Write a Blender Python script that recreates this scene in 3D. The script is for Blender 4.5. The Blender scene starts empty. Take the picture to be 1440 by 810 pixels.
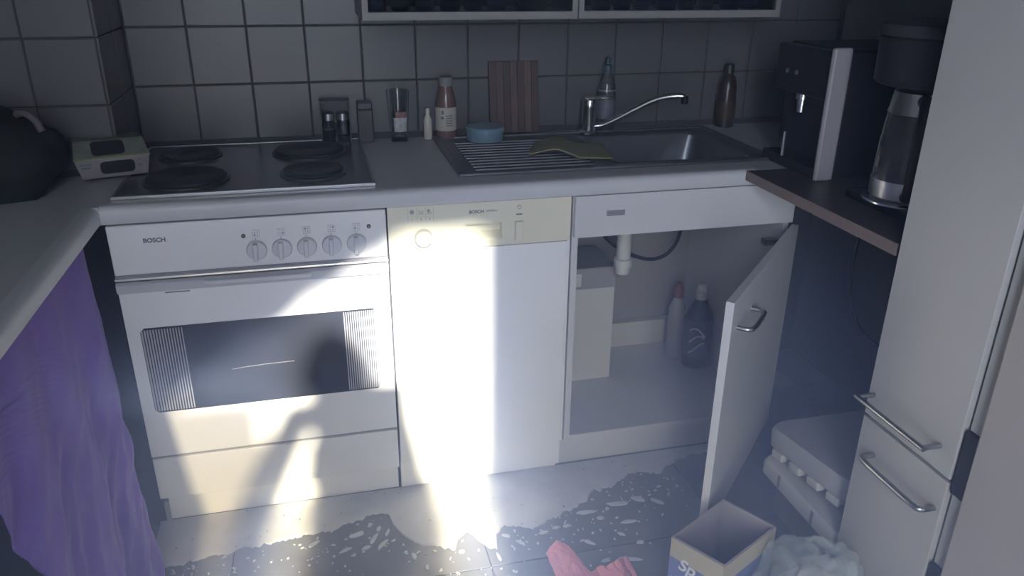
import bpy, bmesh, math, random
from mathutils import Vector, Matrix, noise
random.seed(7)
SC = bpy.context.scene
COL = SC.collection
PI = math.pi

# ------------------------------------------------------------------ camera
CAM = Vector((0.4579, -1.7383, 1.3455))
YAW, PIT, ROL = 0.24622, 0.39998, 0.009715
fw = Vector((math.sin(YAW)*math.cos(PIT), math.cos(YAW)*math.cos(PIT), -math.sin(PIT)))
r0 = Vector((math.cos(YAW), -math.sin(YAW), 0)); u0 = r0.cross(fw)
rr = r0*math.cos(ROL) + u0*math.sin(ROL); uu = u0*math.cos(ROL) - r0*math.sin(ROL)
cd = bpy.data.cameras.new('camera'); cd.sensor_width = 36; cd.lens = 27.609
cd.clip_start = 0.02; cd.clip_end = 100
cam = bpy.data.objects.new('camera', cd); COL.objects.link(cam)
CAMM = Matrix(((rr.x, uu.x, -fw.x, CAM.x), (rr.y, uu.y, -fw.y, CAM.y), (rr.z, uu.z, -fw.z, CAM.z), (0, 0, 0, 1)))
cam.matrix_world = CAMM
SC.camera = cam

# ------------------------------------------------------------------ light
SUN_DIR = Vector((0.065, 1.0, -0.575)).normalized()      # low sun through the balcony door behind the viewer
w = bpy.data.worlds.new('sky'); SC.world = w; w.use_nodes = True
bg = w.node_tree.nodes['Background']
bg.inputs[0].default_value = (0.74, 0.82, 1.0, 1); bg.inputs[1].default_value = 4.6
sl = bpy.data.lights.new('sun', 'SUN'); sl.energy = 4.3; sl.angle = math.radians(1.5); sl.color = (1.0, 0.95, 0.86)
sun = bpy.data.objects.new('sun', sl); COL.objects.link(sun)
sun.rotation_euler = SUN_DIR.to_track_quat('-Z', 'Y').to_euler(); sun.location = (0.2, -6, 5)
po = bpy.data.lights.new('door_portal', 'AREA'); po.shape = 'RECTANGLE'; po.size = 0.9; po.size_y = 2.4
po.cycles.is_portal = True
pob = bpy.data.objects.new('door_portal', po); COL.objects.link(pob)
pob.location = (0.245, -2.90, 1.2); pob.rotation_euler = (PI/2, 0, 0)
SC.view_settings.view_transform = 'Standard'; SC.view_settings.look = 'None'
SC.view_settings.gamma = 1.0; SC.view_settings.use_curve_mapping = False
SC.view_settings.exposure = 1.98
GLARE_DENSITY = .40
SC.cycles.max_bounces = 10; SC.cycles.diffuse_bounces = 6; SC.cycles.glossy_bounces = 4
SC.cycles.transmission_bounces = 8; SC.cycles.transparent_max_bounces = 12; SC.cycles.volume_bounces = 2
SC.cycles.sample_clamp_indirect = 6.0
SC.cycles.use_denoising = True
SC.cycles.caustics_reflective = False; SC.cycles.caustics_refractive = False

# ------------------------------------------------------------------ materials
MATS = {}
def mat(name, col, rough=0.5, metal=0.0, var=0.0, scale=8.0, bump=0.0, bscale=60.0, alpha=None, trans=0.0, ior=1.45, sheen=0.0, coat=0.0):
    if name in MATS: return MATS[name]
    m = bpy.data.materials.new(name); m.use_nodes = True
    nt = m.node_tree; b = nt.nodes['Principled BSDF']
    c = (*col, 1)
    b.inputs['Base Color'].default_value = c
    b.inputs['Roughness'].default_value = rough; b.inputs['Metallic'].default_value = metal
    b.inputs['IOR'].default_value = ior
    b.inputs['Transmission Weight'].default_value = trans
    if sheen: b.inputs['Sheen Weight'].default_value = sheen
    if coat: b.inputs['Coat Weight'].default_value = coat
    if alpha is not None: b.inputs['Alpha'].default_value = alpha
    tc = nt.nodes.new('ShaderNodeTexCoord')
    if var:
        n = nt.nodes.new('ShaderNodeTexNoise'); n.inputs['Scale'].default_value = scale; n.inputs['Detail'].default_value = 5
        nt.links.new(tc.outputs['Object'], n.inputs['Vector'])
        mr = nt.nodes.new('ShaderNodeMapRange'); mr.inputs[1].default_value = .25; mr.inputs[2].default_value = .75
        mr.inputs[3].default_value = 1-var; mr.inputs[4].default_value = 1+var
        nt.links.new(n.outputs['Fac'], mr.inputs[0])
        mx = nt.nodes.new('ShaderNodeVectorMath'); mx.operation = 'SCALE'; mx.inputs[0].default_value = col
        nt.links.new(mr.outputs[0], mx.inputs['Scale']); nt.links.new(mx.outputs[0], b.inputs['Base Color'])
    if bump:
        n2 = nt.nodes.new('ShaderNodeTexNoise'); n2.inputs['Scale'].default_value = bscale; n2.inputs['Detail'].default_value = 4
        nt.links.new(tc.outputs['Object'], n2.inputs['Vector'])
        bp = nt.nodes.new('ShaderNodeBump'); bp.inputs['Strength'].default_value = bump; bp.inputs['Distance'].default_value = .004
        nt.links.new(n2.outputs['Fac'], bp.inputs['Height']); nt.links.new(bp.outputs[0], b.inputs['Normal'])
    MATS[name] = m
    return m

def ramp_mat(name, cols, rough, wave=None, nscale=6, bump=0.0, vec_scale=(1,1,1)):
    """colour ramp over a stretched noise: wood grain, mottled stone"""
    if name in MATS: return MATS[name]
    m = bpy.data.materials.new(name); m.use_nodes = True; nt = m.node_tree; b = nt.nodes['Principled BSDF']
    b.inputs['Roughness'].default_value = rough
    tc = nt.nodes.new('ShaderNodeTexCoord'); mp = nt.nodes.new('ShaderNodeMapping'); mp.inputs['Scale'].default_value = vec_scale
    nt.links.new(tc.outputs['Object'], mp.inputs['Vector'])
    n = nt.nodes.new('ShaderNodeTexNoise'); n.inputs['Scale'].default_value = nscale; n.inputs['Detail'].default_value = 6
    nt.links.new(mp.outputs[0], n.inputs['Vector'])
    cr = nt.nodes.new('ShaderNodeValToRGB'); e = cr.color_ramp.elements
    e[0].position = .3; e[1].position = .72; e[0].color = (*cols[0], 1); e[1].color = (*cols[-1], 1)
    for i, c in enumerate(cols[1:-1]):
        q = e.new(.3+.42*(i+1)/(len(cols)-1)); q.color = (*c, 1)
    nt.links.new(n.outputs['Fac'], cr.inputs[0]); nt.links.new(cr.outputs[0], b.inputs['Base Color'])
    if bump:
        bp = nt.nodes.new('ShaderNodeBump'); bp.inputs['Strength'].default_value = bump; bp.inputs['Distance'].default_value = .003
        nt.links.new(n.outputs['Fac'], bp.inputs['Height']); nt.links.new(bp.outputs[0], b.inputs['Normal'])
    MATS[name] = m
    return m

M_WHITE = mat('white_enamel', (.80, .81, .83), .32, var=.03, scale=5)
M_OVEN = mat('oven_panel_white', (.76, .76, .77), .4, var=.02, scale=4)
M_CREAM = mat('yellowed_plastic', (.70, .68, .55), .42, var=.03, scale=5)
M_LAM = mat('white_laminate', (.58, .58, .60), .38, var=.03, scale=6)
M_TOP = mat('grey_white_worktop', (.45, .46, .47), .30, var=.06, scale=40, bump=.02, bscale=200)
M_TILE = mat('glazed_tile', (.100, .100, .099), .30, var=.05, scale=3, bump=.03, bscale=12)
M_GROUT = mat('grey_grout', (.055, .055, .057), .9, var=.1, scale=40)
M_PLASTER = mat('plaster', (.20, .19, .18), .9, var=.04, scale=6, bump=.05)
M_FLOOR = ramp_mat('grey_floor_tile', [(.12, .127, .15), (.15, .157, .18), (.19, .195, .215)], .28, nscale=5, bump=.02)
M_FJOINT = mat('floor_joint', (.05, .05, .055), .8, var=.1)
M_STEEL = mat('brushed_steel', (.42, .43, .45), .34, 1.0, var=.05, scale=20)
M_SINK = mat('stainless_sink', (.20, .215, .23), .38, .9, var=.08, scale=15)
M_CHROME = mat('chrome', (.85, .86, .88), .18, 1.0, var=.02)
M_HOB = mat('dark_hob_enamel', (.10, .104, .12), .25, .3, var=.08, scale=10)
M_IRON = mat('cast_iron', (.04, .04, .048), .55, .4, var=.15, scale=30, bump=.05)
M_BLACK = mat('black_plastic', (.010, .010, .012), .5, var=.1)
M_BLACK.node_tree.nodes['Principled BSDF'].inputs['Specular IOR Level'].default_value = .25
M_BLACKM = mat('black_matte', (.012, .012, .014), .7, var=.1)
M_DGLASS = mat('dark_oven_glass', (.018, .019, .022), .38, var=.06, scale=3, ior=1.3)
M_DGLASS.node_tree.nodes['Principled BSDF'].inputs['Specular IOR Level'].default_value = .25
M_GREYP = mat('grey_print', (.16, .16, .18), .5, var=.02)
M_LGREYP = mat('faint_grey_print', (.33, .32, .29), .5, var=.02)
M_GREYPL = mat('grey_plastic', (.30, .30, .33), .45, var=.04)
M_WPL = mat('white_plastic', (.60, .60, .60), .4, var=.03)
M_GLASS = mat('clear_glass', (.95, .97, .97), .02, trans=1.0, ior=1.45, var=.01)
M_PURPLE = mat('purple_cotton', (.145, .085, .37), .9, var=.10, scale=9, bump=.15, bscale=160, sheen=.2)
M_PINK = mat('pink_cloth', (.72, .30, .38), .85, var=.10, scale=20, bump=.15, bscale=200)
M_YELLOW = mat('yellow_sponge_cloth', (.24, .24, .12), .85, var=.08, scale=30, bump=.2, bscale=200)
M_CARD = mat('brown_cardboard', (.40, .33, .25), .85, var=.08, scale=20)
M_CARDIN = mat('grey_card_inside', (.34, .31, .33), .9, var=.06, scale=15)

# ------------------------------------------------------------------ mesh helpers
class MB:
    def __init__(s): s.v = []; s.f = []
    def add(s, vs, fs):
        o = len(s.v); s.v += [tuple(v) for v in vs]; s.f += [tuple(i+o for i in f) for f in fs]; return s
    def box(s, x0, x1, y0, y1, z0, z1):
        return s.add([(x0,y0,z0),(x1,y0,z0),(x1,y1,z0),(x0,y1,z0),(x0,y0,z1),(x1,y0,z1),(x1,y1,z1),(x0,y1,z1)],
                     [(0,3,2,1),(4,5,6,7),(0,1,5,4),(1,2,6,5),(2,3,7,6),(3,0,4,7)])
    def hexa(s, b, t):      # bottom ring of 4, top ring of 4
        return s.add(list(b)+list(t), [(0,3,2,1),(4,5,6,7),(0,1,5,4),(1,2,6,5),(2,3,7,6),(3,0,4,7)])
    def prism(s, poly, a0, a1, axis='x'):
        def P(p, a):
            return (a,p[0],p[1]) if axis == 'x' else (p[0],a,p[1]) if axis == 'y' else (p[0],p[1],a)
        n = len(poly)
        return s.add([P(p,a0) for p in poly]+[P(p,a1) for p in poly],
                     [tuple(range(n))[::-1], tuple(range(n,2*n))]+[(i,(i+1)%n,n+(i+1)%n,n+i) for i in range(n)])
    def lathe(s, prof, c=(0,0,0), seg=28, M=None, closed=True):
        vs=[]; fs=[]
        for r,z in prof:
            for k in range(seg):
                a=2*PI*k/seg; p=Vector((r*math.cos(a),r*math.sin(a),z))
                if M: p = M @ p
                vs.append(p+Vector(c))
        for i in range(len(prof)-1):
            for k in range(seg):
                fs.append((i*seg+k,i*seg+(k+1)%seg,(i+1)*seg+(k+1)%seg,(i+1)*seg+k))
        if closed:
            fs.append(tuple(range(seg))[::-1]); fs.append(tuple(range((len(prof)-1)*seg,len(prof)*seg)))
        return s.add(vs,fs)
    def tube(s, pts, r, seg=10, smooth=0, taper=None):
        P=[Vector(p) for p in pts]
        for _ in range(smooth):
            Q=[P[0]]
            for a,b in zip(P[:-1],P[1:]): Q+= [a*.75+b*.25, a*.25+b*.75]
            P=Q+[P[-1]]
        vs=[]; fs=[]; n=len(P); up=Vector((0,0,1)); prev=None
        for i,p in enumerate(P):
            t=(P[min(i+1,n-1)]-P[max(i-1,0)]).normalized()
            if prev is None:
                a=t.cross(up) if abs(t.dot(up))<.95 else t.cross(Vector((1,0,0)))
            else: a=prev-t*prev.dot(t)
            a.normalize(); prev=a; b=t.cross(a)
            R=r if taper is None else r*(1+(taper-1)*i/(n-1))
            for k in range(seg):
                q=2*PI*k/seg; vs.append(p+a*R*math.cos(q)+b*R*math.sin(q))
        for i in range(n-1):
            for k in range(seg): fs.append((i*seg+k,i*seg+(k+1)%seg,(i+1)*seg+(k+1)%seg,(i+1)*seg+k))
        fs.append(tuple(range(seg))[::-1]); fs.append(tuple(range((n-1)*seg,n*seg)))
        return s.add(vs,fs)
    def xform(s, M):
        s.v=[tuple(M @ Vector(v)) for v in s.v]; return s
    def build(s, name, m, parent=None, bevel=0, smooth=False, seg=2):
        lo=[min(v[i] for v in s.v) for i in range(3)]; hi=[max(v[i] for v in s.v) for i in range(3)]
        c=Vector(((lo[0]+hi[0])/2,(lo[1]+hi[1])/2,lo[2]))
        me=bpy.data.meshes.new(name); me.from_pydata([tuple(Vector(v)-c) for v in s.v],[],s.f)
        bm=bmesh.new(); bm.from_mesh(me)
        bmesh.ops.recalc_face_normals(bm, faces=bm.faces)
        if bevel:
            bmesh.ops.bevel(bm, geom=[e for e in bm.edges if len(e.link_faces)==2 and e.calc_face_angle(0)>.5], offset=bevel, segments=seg, profile=.5, affect='EDGES', clamp_overlap=True)
        bm.to_mesh(me); bm.free()
        if smooth:
            for p in me.polygons: p.use_smooth=True
            try: me.set_sharp_from_angle(angle=math.radians(40))
            except Exception: pass
        me.materials.append(m)
        return link(me, name, c, parent)

def wpos(o):
    p=Vector(o.location)
    while o.parent: o=o.parent; p+=Vector(o.location)
    return p
def link(me, name, c, parent=None):
    o=bpy.data.objects.new(name, me); COL.objects.link(o)
    o.location=Vector(c)
    if parent:
        o.parent=parent; o.location=Vector(c)-wpos(parent)
    return o
def tag(o, label, cat, group=None):
    o['label']=label; o['category']=cat
    if group: o['group']=group
    return o
def thing(name, label, cat, loc=(0,0,0), group=None):
    o=bpy.data.objects.new(name, None); COL.objects.link(o); o.location=loc; o.empty_display_size=.05
    return tag(o,label,cat,group)
def struct(o): o['kind']='structure'; return o
def stuff(o): o['kind']='stuff'; return o
def B(*a): return MB().box(*a)

def text_part(body, size, m, parent, pos, name='lettering', sx=1.0, bold=0.0, depth=.0006):
    """flat lettering on a front that faces -Y; pos is its left lower corner"""
    cu=bpy.data.curves.new(name,'FONT'); cu.body=body; cu.size=size; cu.extrude=depth; cu.offset=bold
    tmp=bpy.data.objects.new(name,cu); me=bpy.data.meshes.new_from_object(tmp)
    bpy.data.objects.remove(tmp)
    for v in me.vertices: v.co=(v.co.x*sx,-v.co.z,v.co.y)
    me.materials.clear(); me.materials.append(m)
    return link(me,name,pos,parent)

# ================================================================== THE ROOM
XL,XR,YB,YR,H=-.62,2.12,.566,-2.80,2.5
wb=struct(B(XL-.1,XR+.1,YB,YB+.1,0,H).build('wall_back',M_GROUT))
def tile_mesh():
    mb=B(-.0735,.0735,-.007,0,-.0735,.0735)
    me=bpy.data.meshes.new('tile'); me.from_pydata(mb.v,[],mb.f)
    bm=bmesh.new(); bm.from_mesh(me); bmesh.ops.recalc_face_normals(bm,faces=bm.faces)
    bmesh.ops.bevel(bm,geom=[e for e in bm.edges if abs(e.verts[0].co.y+.007)<1e-5 and abs(e.verts[1].co.y+.007)<1e-5],offset=.0022,segments=1,affect='EDGES')
    bm.to_mesh(me); bm.free(); me.materials.append(M_TILE); return me
TM=tile_mesh()
def tile(pos, parent, rz=0, sx=1.0):
    o=bpy.data.objects.new('tile',TM); COL.objects.link(o); o.parent=parent
    j=lambda a: random.uniform(-a,a)
    o.location=Vector(pos)-wpos(parent); o.rotation_euler=(j(.006),j(.003),rz+j(.006)); o.scale=(sx,1,1)
    return o
TX0,TZ0=-.0014,.8675
for i in range(14):
    for k in range(5):
        tile((TX0+.15*(i+.5),YB+.002,TZ0+.15*(k+.5)),wb)
# boxed-in pipe shaft at the left of the hob, tiled on two faces
CY=.285
wc=struct(B(XL,-.008,CY,YB,0,H).build('wall_pipe_shaft',M_GROUT))
for i in range(4):
    for k in range(5): tile((-.008-.15*(i+.5),CY+.002,TZ0+.15*(k+.5)),wc)
for i in range(2):
    for k in range(5): tile((-.010,CY+.06+.1375*(i+.5)-.06,TZ0+.15*(k+.5)),wc,rz=PI/2,sx=.92)
struct(B(XL-.1,XL,YR,YB,0,H).build('wall_left',M_PLASTER))
struct(B(XR,XR+.1,YR,YB,0,H).build('wall_right',M_PLASTER))
struct(B(XL-.1,XR+.1,YR-.1,YB+.1,H,H+.1).build('ceiling',M_PLASTER))
# rear wall with the balcony door opening the sun comes through
OX0,OX1,OZ=-.26,.645,2.42
rw=struct(B(XL-.1,OX0,YR-.1,YR,0,H).box(OX1,XR+.1,YR-.1,YR,0,H).box(OX0,OX1,YR-.1,YR,OZ,H).build('wall_rear',M_PLASTER))
d1=struct(B(OX0,OX0+.03,YR-.09,YR-.03,0,OZ).box(OX1-.006,OX1,YR-.09,YR-.03,0,OZ).box(OX0,OX1,YR-.09,YR-.03,OZ-.02,OZ).build('door_1',M_WPL))
struct(B(-4,4,-9,YR-.1,-.06,-.02).build('floor_balcony',mat('pale_concrete',(.42,.42,.42),.9,var=.08)))
# floor: big grey tiles with thin joints
fl=struct(B(XL-.1,XR+.1,YR-.1,YB+.1,-.08,-.006).build('floor',M_FJOINT))
for ix in range(-2,4):
    for iy in range(-5,2):
        x0,x1=max(.175+.6*ix,XL),min(.775+.6*ix,XR); y0,y1=max(-.302+.6*iy,YR),min(.298+.6*iy,YB)
        if x1-x0<.02 or y1-y0<.02: continue
        B(x0+.0015,x1-.0015,y0+.0015,y1-.0015,-.0065,0).build('floor_tile',M_FLOOR,fl,bevel=.001,seg=1)

# ================================================================== WORKTOPS
ZT,ZB=.853,.813
def edge_profile(d=.03):      # rounded front edge, (offset from front, z)
    pts=[(d,ZB),(.004,ZB),(.0,ZB+.005)]
    for k in range(7):
        a=PI+(-PI/2)*k/6; pts.append((.016+.016*math.cos(a),ZT-.016+.016*math.sin(a)))
    return pts+[(d,ZT)]
BX0,BX1,BY0,BY1=1.20,1.585,.125,.455      # bowl cut-out
wt=thing('worktop','pale grey laminate worktop with rounded front edge under the hob and sink','worktop',(0.8,.28,ZB))
MB().box(0,BX0,.03,YB-.006,ZB,ZT).box(BX1,XR-.002,.03,YB-.006,ZB,ZT).box(BX0,BX1,.03,BY0,ZB,ZT).box(BX0,BX1,BY1,YB-.006,ZB,ZT).build('slab',M_TOP,wt)
MB().prism(edge_profile(),0,1.535,'x').build('front_edge',mat('pale_edge_band',(.54,.55,.57),.35,var=.03),wt,smooth=True)
MB().box(1.537,XR-.002,.0,.03,ZB,ZT).build('end_block',M_TOP,wt)
wl=thing('worktop','pale worktop with rounded edge running above the purple curtain','worktop',(-.31,-.7,ZB))
B(XL+.002,-.03,-1.7,CY-.007,ZB,ZT).build('slab',M_TOP,wl)
MB().box(-.03,0,0.0,CY-.007,ZB,ZT).build('corner_piece',M_TOP,wl)
MB().prism([(-p[0],p[1]) for p in edge_profile()],-1.7,0,'y').build('front_edge',MATS['pale_edge_band'],wl,smooth=True)

# ================================================================== OVEN
ov=thing('electric_oven','white built-under electric oven with five knobs and dark window','oven',(.3,.3,0))
B(.003,.594,.045,.53,.09,.806).build('body',M_WHITE,ov)
cp=B(.001,.5965,.018,.045,.690,.8045).build('control_panel',M_OVEN,ov,bevel=.003)
text_part('BOSCH',.0135,M_GREYP,cp,(.071,.0175,.7635),sx=1.05,bold=.0004)
KX=[.304,.359,.4145,.470,.526]
kn_m=mat('white_knob',(.60,.62,.66),.35,var=.02)
RY=Matrix.Rotation(PI/2,4,'X')     # lathe axis z -> -y
for i,x in enumerate(KX):
    k=MB().lathe([(.0225,0),(.0225,.006),(.021,.010),(.015,.012)],(x,.018,.729),seg=32,M=RY).build('knob',kn_m,ov,smooth=True)
    MB().prism([(-.0045,-.020),(.0045,-.020),(.0055,.020),(-.0055,.020)],0,-.016,'y').xform(Matrix.Translation((x-.002,.008,.729))@Matrix.Rotation(.03,4,'Y')).build('grip',kn_m,k,bevel=.002)
    MB().box(x-.0006,x+.0006,.0172,.018,.753,.757).build('pointer_mark',M_GREYP,ov)
    # plate diagram: small ring outline / dot pair
    mb=MB()
    for dx,dz in ((-.003,-.003),(.003,-.003),(-.003,.003),(.003,.003)):
        f=(dx>0)+(dz>0)*2
        mb.lathe([(.0024 if f==i%4 else .0013,0),(.0024 if f==i%4 else .0013,.0007)],(x+dx+.002,.0178,.768+dz),seg=10,M=RY)
    for a in ((-.008,-.0074,-.008,.008),(.0074,.008,-.008,.008),(-.008,.008,-.008,-.0074),(-.008,.008,.0074,.008)):
        mb.box(x+.002+a[0],x+.002+a[1],.0173,.018,.768+a[2],.768+a[3])
    mb.build('symbol',M_LGREYP if i%2 else M_GREYPL,ov)
for x,z in ((.279,.764),(.556,.767)):
    MB().lathe([(.0048,0),(.0048,.003),(.003,.0045)],(x,.018,z),seg=18,M=RY).build('indicator_light',mat('dark_lens',(.10,.09,.09),.25,var=.05),ov,smooth=True)
B(.001,.5965,.020,.05,.6785,.6895).build('trim_gap',M_GREYPL,ov)
B(.001,.5965,.008,.045,.6800,.6855).build('trim_strip',mat('bright_trim',(.70,.71,.73),.3,.4,var=.02),ov,bevel=.0015)
dr=MB().prism([(.045,.216),(.018,.216),(.015,.219),(.015,.652),(.003,.656),(.003,.672),(.010,.6775),(.045,.6775)],.002,.5955,'x').build('door',M_WHITE,ov,bevel=.0015)
# handle: a raised lip with a finger groove in the sloped grey band
gb=MB().prism([(.012,.6495),(.0015,.6535),(.0015,.6725),(.0095,.6775),(.02,.6775),(.02,.6495)],.0035,.594,'x').build('grip_band',mat('grey_white_band',(.50,.51,.54),.4,var=.02),dr,bevel=.001)
MB().tube([(.188,-.001,.668),(.200,-.006,.668),(.404,-.006,.668),(.416,-.001,.668)],.0058,seg=12,smooth=2).build('handle_bar',mat('satin_bar',(.62,.63,.66),.3,var=.02),dr,smooth=True)
B(.098,.150,.0135,.016,.6435,.6455).build('vent_slot',M_GREYP,dr)
# window
wn=thing('x','','') if False else None
gl=MB().prism([(.031,.350),(.040,.341),(.553,.341),(.558,.346),(.558,.556),(.553,.561),(.040,.561),(.031,.552)],.0130,.0155,'y').build('window_glass',M_DGLASS,dr)
rib=mat('white_screen_print',(.42,.43,.46),.45,var=.02)
for xa,xb in ((.0345,.1195),(.4835,.5555)):
    mb=MB(); n=15
    for k in range(n):
        x=xa+(xb-xa)*k/(n-1); wv=.0011+.0007*abs((k/(n-1))-(1 if xa<.2 else 0))
        mb.box(x-wv,x+wv,.0122,.0131,.345,.557)
    stuff(mb.build('printed_stripes',rib,dr))
inn=MB().tube([(.215+.018*k,.0135,.4360+.0016*k-.00012*k*k) for k in range(9)],.0012,seg=6).build('rack_glint',mat('rack_reflection',(.05,.045,.04),.5,0.0,var=.05),dr)
dw2=B(.002,.5955,.017,.045,.092,.2085).build('drawer',M_WHITE,ov,bevel=.002)
B(.002,.5955,.0225,.045,.2080,.2165).build('drawer_gap',M_GREYPL,ov)
B(.012,.594,.055,.075,.001,.0915).build('plinth',M_WHITE,ov)
B(.0,.012,.050,.075,.001,.0600).build('foot',M_GREYPL,ov)

# ================================================================== HOB
HX0,HX1,HY0,HY1=.015,.580,.048,.545
hb=thing('electric_hob','dark built-in hob with four solid hot plates and thin steel rim','hob',(.3,.3,ZT))
B(HX0+.004,HX1-.004,HY0+.004,HY1-.004,ZT,ZT+.006).build('plate',M_HOB,hb,bevel=.002)
MB().box(HX0,HX1,HY0,HY0+.006,ZT,ZT+.0075).box(HX0,HX1,HY1-.006,HY1,ZT,ZT+.0075).box(HX0,HX0+.006,HY0+.006,HY1-.006,ZT,ZT+.0075).box(HX1-.006,HX1,HY0+.006,HY1-.006,ZT,ZT+.0075).build('rim',M_STEEL,hb,bevel=.001)
for x,y,r in ((.135,.415,.0725),(.155,.175,.090),(.435,.400,.090),(.442,.180,.0725)):
    p=MB().lathe([(r,0),(r,.008),(r-.004,.0115),(r*.72,.0115),(r*.68,.0100),(r*.28,.0100),(r*.26,.0085)],(x,y,ZT+.006),seg=48).build('hot_plate',M_IRON,hb,smooth=True)
    MB().lathe([(r+.006,.0),(r+.006,.003),(r+.0005,.005),(r+.0005,0)],(x,y,ZT+.006),seg=48,closed=False).build('trim_ring',mat('dull_ring',(.10,.10,.11),.4,.8,var=.05),p,smooth=True)

# ================================================================== DISHWASHER
DX0,DX1=.600,1.0405
dwr=thing('dishwasher','slim white dishwasher with yellowed control panel beside the oven','dishwasher',(.82,.3,0))
B(DX0+.002,1.0485,.045,.54,.012,.808).build('body',M_WHITE,dwr)
B(1.0415,1.0500,.028,.045,.10,.808).build('side_strip',M_WHITE,dwr)
HXa,HXb,HZa,HZb=.784,.873,.712,.755     # pocket handle
dp=MB().box(DX0,HXa,.018,.045,.696,.808).box(HXb,DX1+.006,.018,.045,.696,.808).box(HXa,HXb,.018,.045,HZb,.808).box(HXa,HXb,.018,.045,.696,HZa).build('control_panel',M_CREAM,dwr)
MB().box(HXa,HXb,.040,.045,HZa,HZb).prism([(.018,HZa),(.040,HZa),(.040,HZa+.018),(.021,HZa+.004)],HXa,HXb,'x').build('grip_pocket',M_CREAM,dwr)
B(DX0+.0005,DX1,.018,.045,.102,.694).build('door',M_WHITE,dwr,bevel=.002)
B(DX0+.001,DX1,.050,.066,.002,.100).build('plinth',M_WHITE,dwr,bevel=.0015)
for x in (.612,1.028):
    MB().lathe([(.004,0),(.004,.002),(.002,.003)],(x,.050,.047),seg=12,M=RY).build('screw',M_STEEL,dwr)
kd=MB().lathe([(.0215,0),(.0215,.010),(.019,.014),(.010,.015)],(.682,.018,.730),seg=32,M=RY).build('knob',mat('cream_knob',(.50,.49,.43),.35,var=.02),dwr,smooth=True)
B(.6935,.6955,.0025,.0040,.714,.720).build('pointer_mark',M_GREYP,kd)
text_part('BOSCH',.0105,M_GREYP,dp,(.792,.0175,.7815),sx=1.05,bold=.0003)
MB().box(.833,.862,.0174,.018,.7835,.7855).box(.836,.855,.0174,.018,.7870,.7880).build('faint_print',M_LGREYP,dwr)
for n,x in enumerate((.657,.678,.698)):
    mb=MB()
    mb.box(x-.0098,x-.0093,.0174,.018,.768,.804)
    if n==2: mb.box(x+.0093,x+.0098,.0174,.018,.768,.804)
    if n==0: mb.lathe([(.0055,0),(.0055,.0006)],(x,.018,.794),seg=14,M=RY)
    if n==1: mb.box(x-.005,x+.005,.0174,.018,.788,.7895).box(x-.005,x-.0038,.0174,.018,.7895,.798).box(x+.0038,x+.005,.0174,.018,.7895,.798).box(x-.003,x+.003,.0174,.018,.793,.794)
    if n==2: mb.lathe([(.004,0),(.004,.0006)],(x-.002,.018,.795),seg=14,M=RY).box(x-.005,x+.006,.0174,.018,.788,.790)
    mb.build('symbol',M_LGREYP,dwr)
    text_part(str(n+1),.008,M_LGREYP,dp,(x-.002,.0175,.7725),name='numeral')
MB().box(.908,.923,.0172,.018,.7705,.7735).build('indicator_light',M_GREYP,dwr)
MB().lathe([(.0055,0),(.0055,.0006),(.0042,.0006),(.0042,0)],(.9155,.018,.790),seg=18,M=RY,closed=False).box(.9150,.9160,.0174,.018,.789,.797).build('power_symbol',M_LGREYP,dwr)
bt=B(.906,.9255,.0145,.020,.706,.754).build('push_button',M_CREAM,dwr,bevel=.002)
MB().box(.9045,.9270,.0176,.0185,.7545,.7555).box(.9045,.9055,.0176,.0185,.705,.7545).build('button_surround',M_GREYPL,dwr)

# ================================================================== SINK CABINET
SX0,SX1=1.0530,1.6590
sc=thing('sink_cabinet','white sink base cabinet with door standing open beside the dishwasher','cabinet',(1.356,.3,0))
B(SX0,SX0+.016,.022,.54,.10,.812).build('side_panel',M_LAM,sc)
B(SX1-.016,SX1,.022,.54,.10,.812).build('side_panel',M_LAM,sc)
B(SX0+.016,SX1-.016,.022,.535,.100,.117).build('bottom_shelf',M_LAM,sc)
B(SX0+.016,SX1-.016,.535,.540,.117,.80).build('back_panel',mat('grey_back_board',(.30,.29,.30),.8,var=.05),sc)
B(SX0+.016,SX1-.016,.50,.534,.118,.205).build('back_rail',M_LAM,sc)
B(SX0+.001,SX1,.004,.021,.704,.8105).build('fascia',M_LAM,sc,bevel=.001)
B(SX0,1.66,.060,.076,.001,.098).build('plinth',M_LAM,sc)
vt=B(1.134,1.183,.0025,.0045,.756,.771).build('vent_plate',M_GREYPL,sc,bevel=.001)
for k in range(4): B(1.138,1.179,.0018,.0026,.7585+.0032*k,.7595+.0032*k).build('louvre',M_GREYP,vt)
# door, swung open about its right edge
DA=math.radians(45.5); DM=Matrix.Translation((SX1-.002,.003,0))@Matrix.Rotation(DA,4,'Z')
dleaf=B(-.596,-.001,-.018,0,.106,.700).xform(DM).build('door',M_LAM,sc,bevel=.001)
MB().tube([(-.555,-.018,.575),(-.555,-.046,.575),(-.555,-.050,.590),(-.555,-.050,.690-.02),(-.555,-.046,.684),(-.555,-.018,.684)][:0] or [(-.545,-.016,.625),(-.545,-.042,.625),(-.535,-.050,.625),(-.440,-.050,.625),(-.430,-.042,.625),(-.430,-.016,.625)],.0055,seg=10,smooth=1).xform(DM).build('handle',M_STEEL,dleaf,smooth=True)
for z in (.18,.64):
    MB().lathe([(.0175,0),(.0175,.012)],(0,0,0),seg=20,M=RY).xform(DM@Matrix.Translation((-.025,.010,z))).build('hinge',M_BLACK,dleaf)
    MB().box(SX1-.055,SX1-.016,.03,.055,z-.008,z+.008).build('hinge_arm',M_STEEL,sc)

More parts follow.
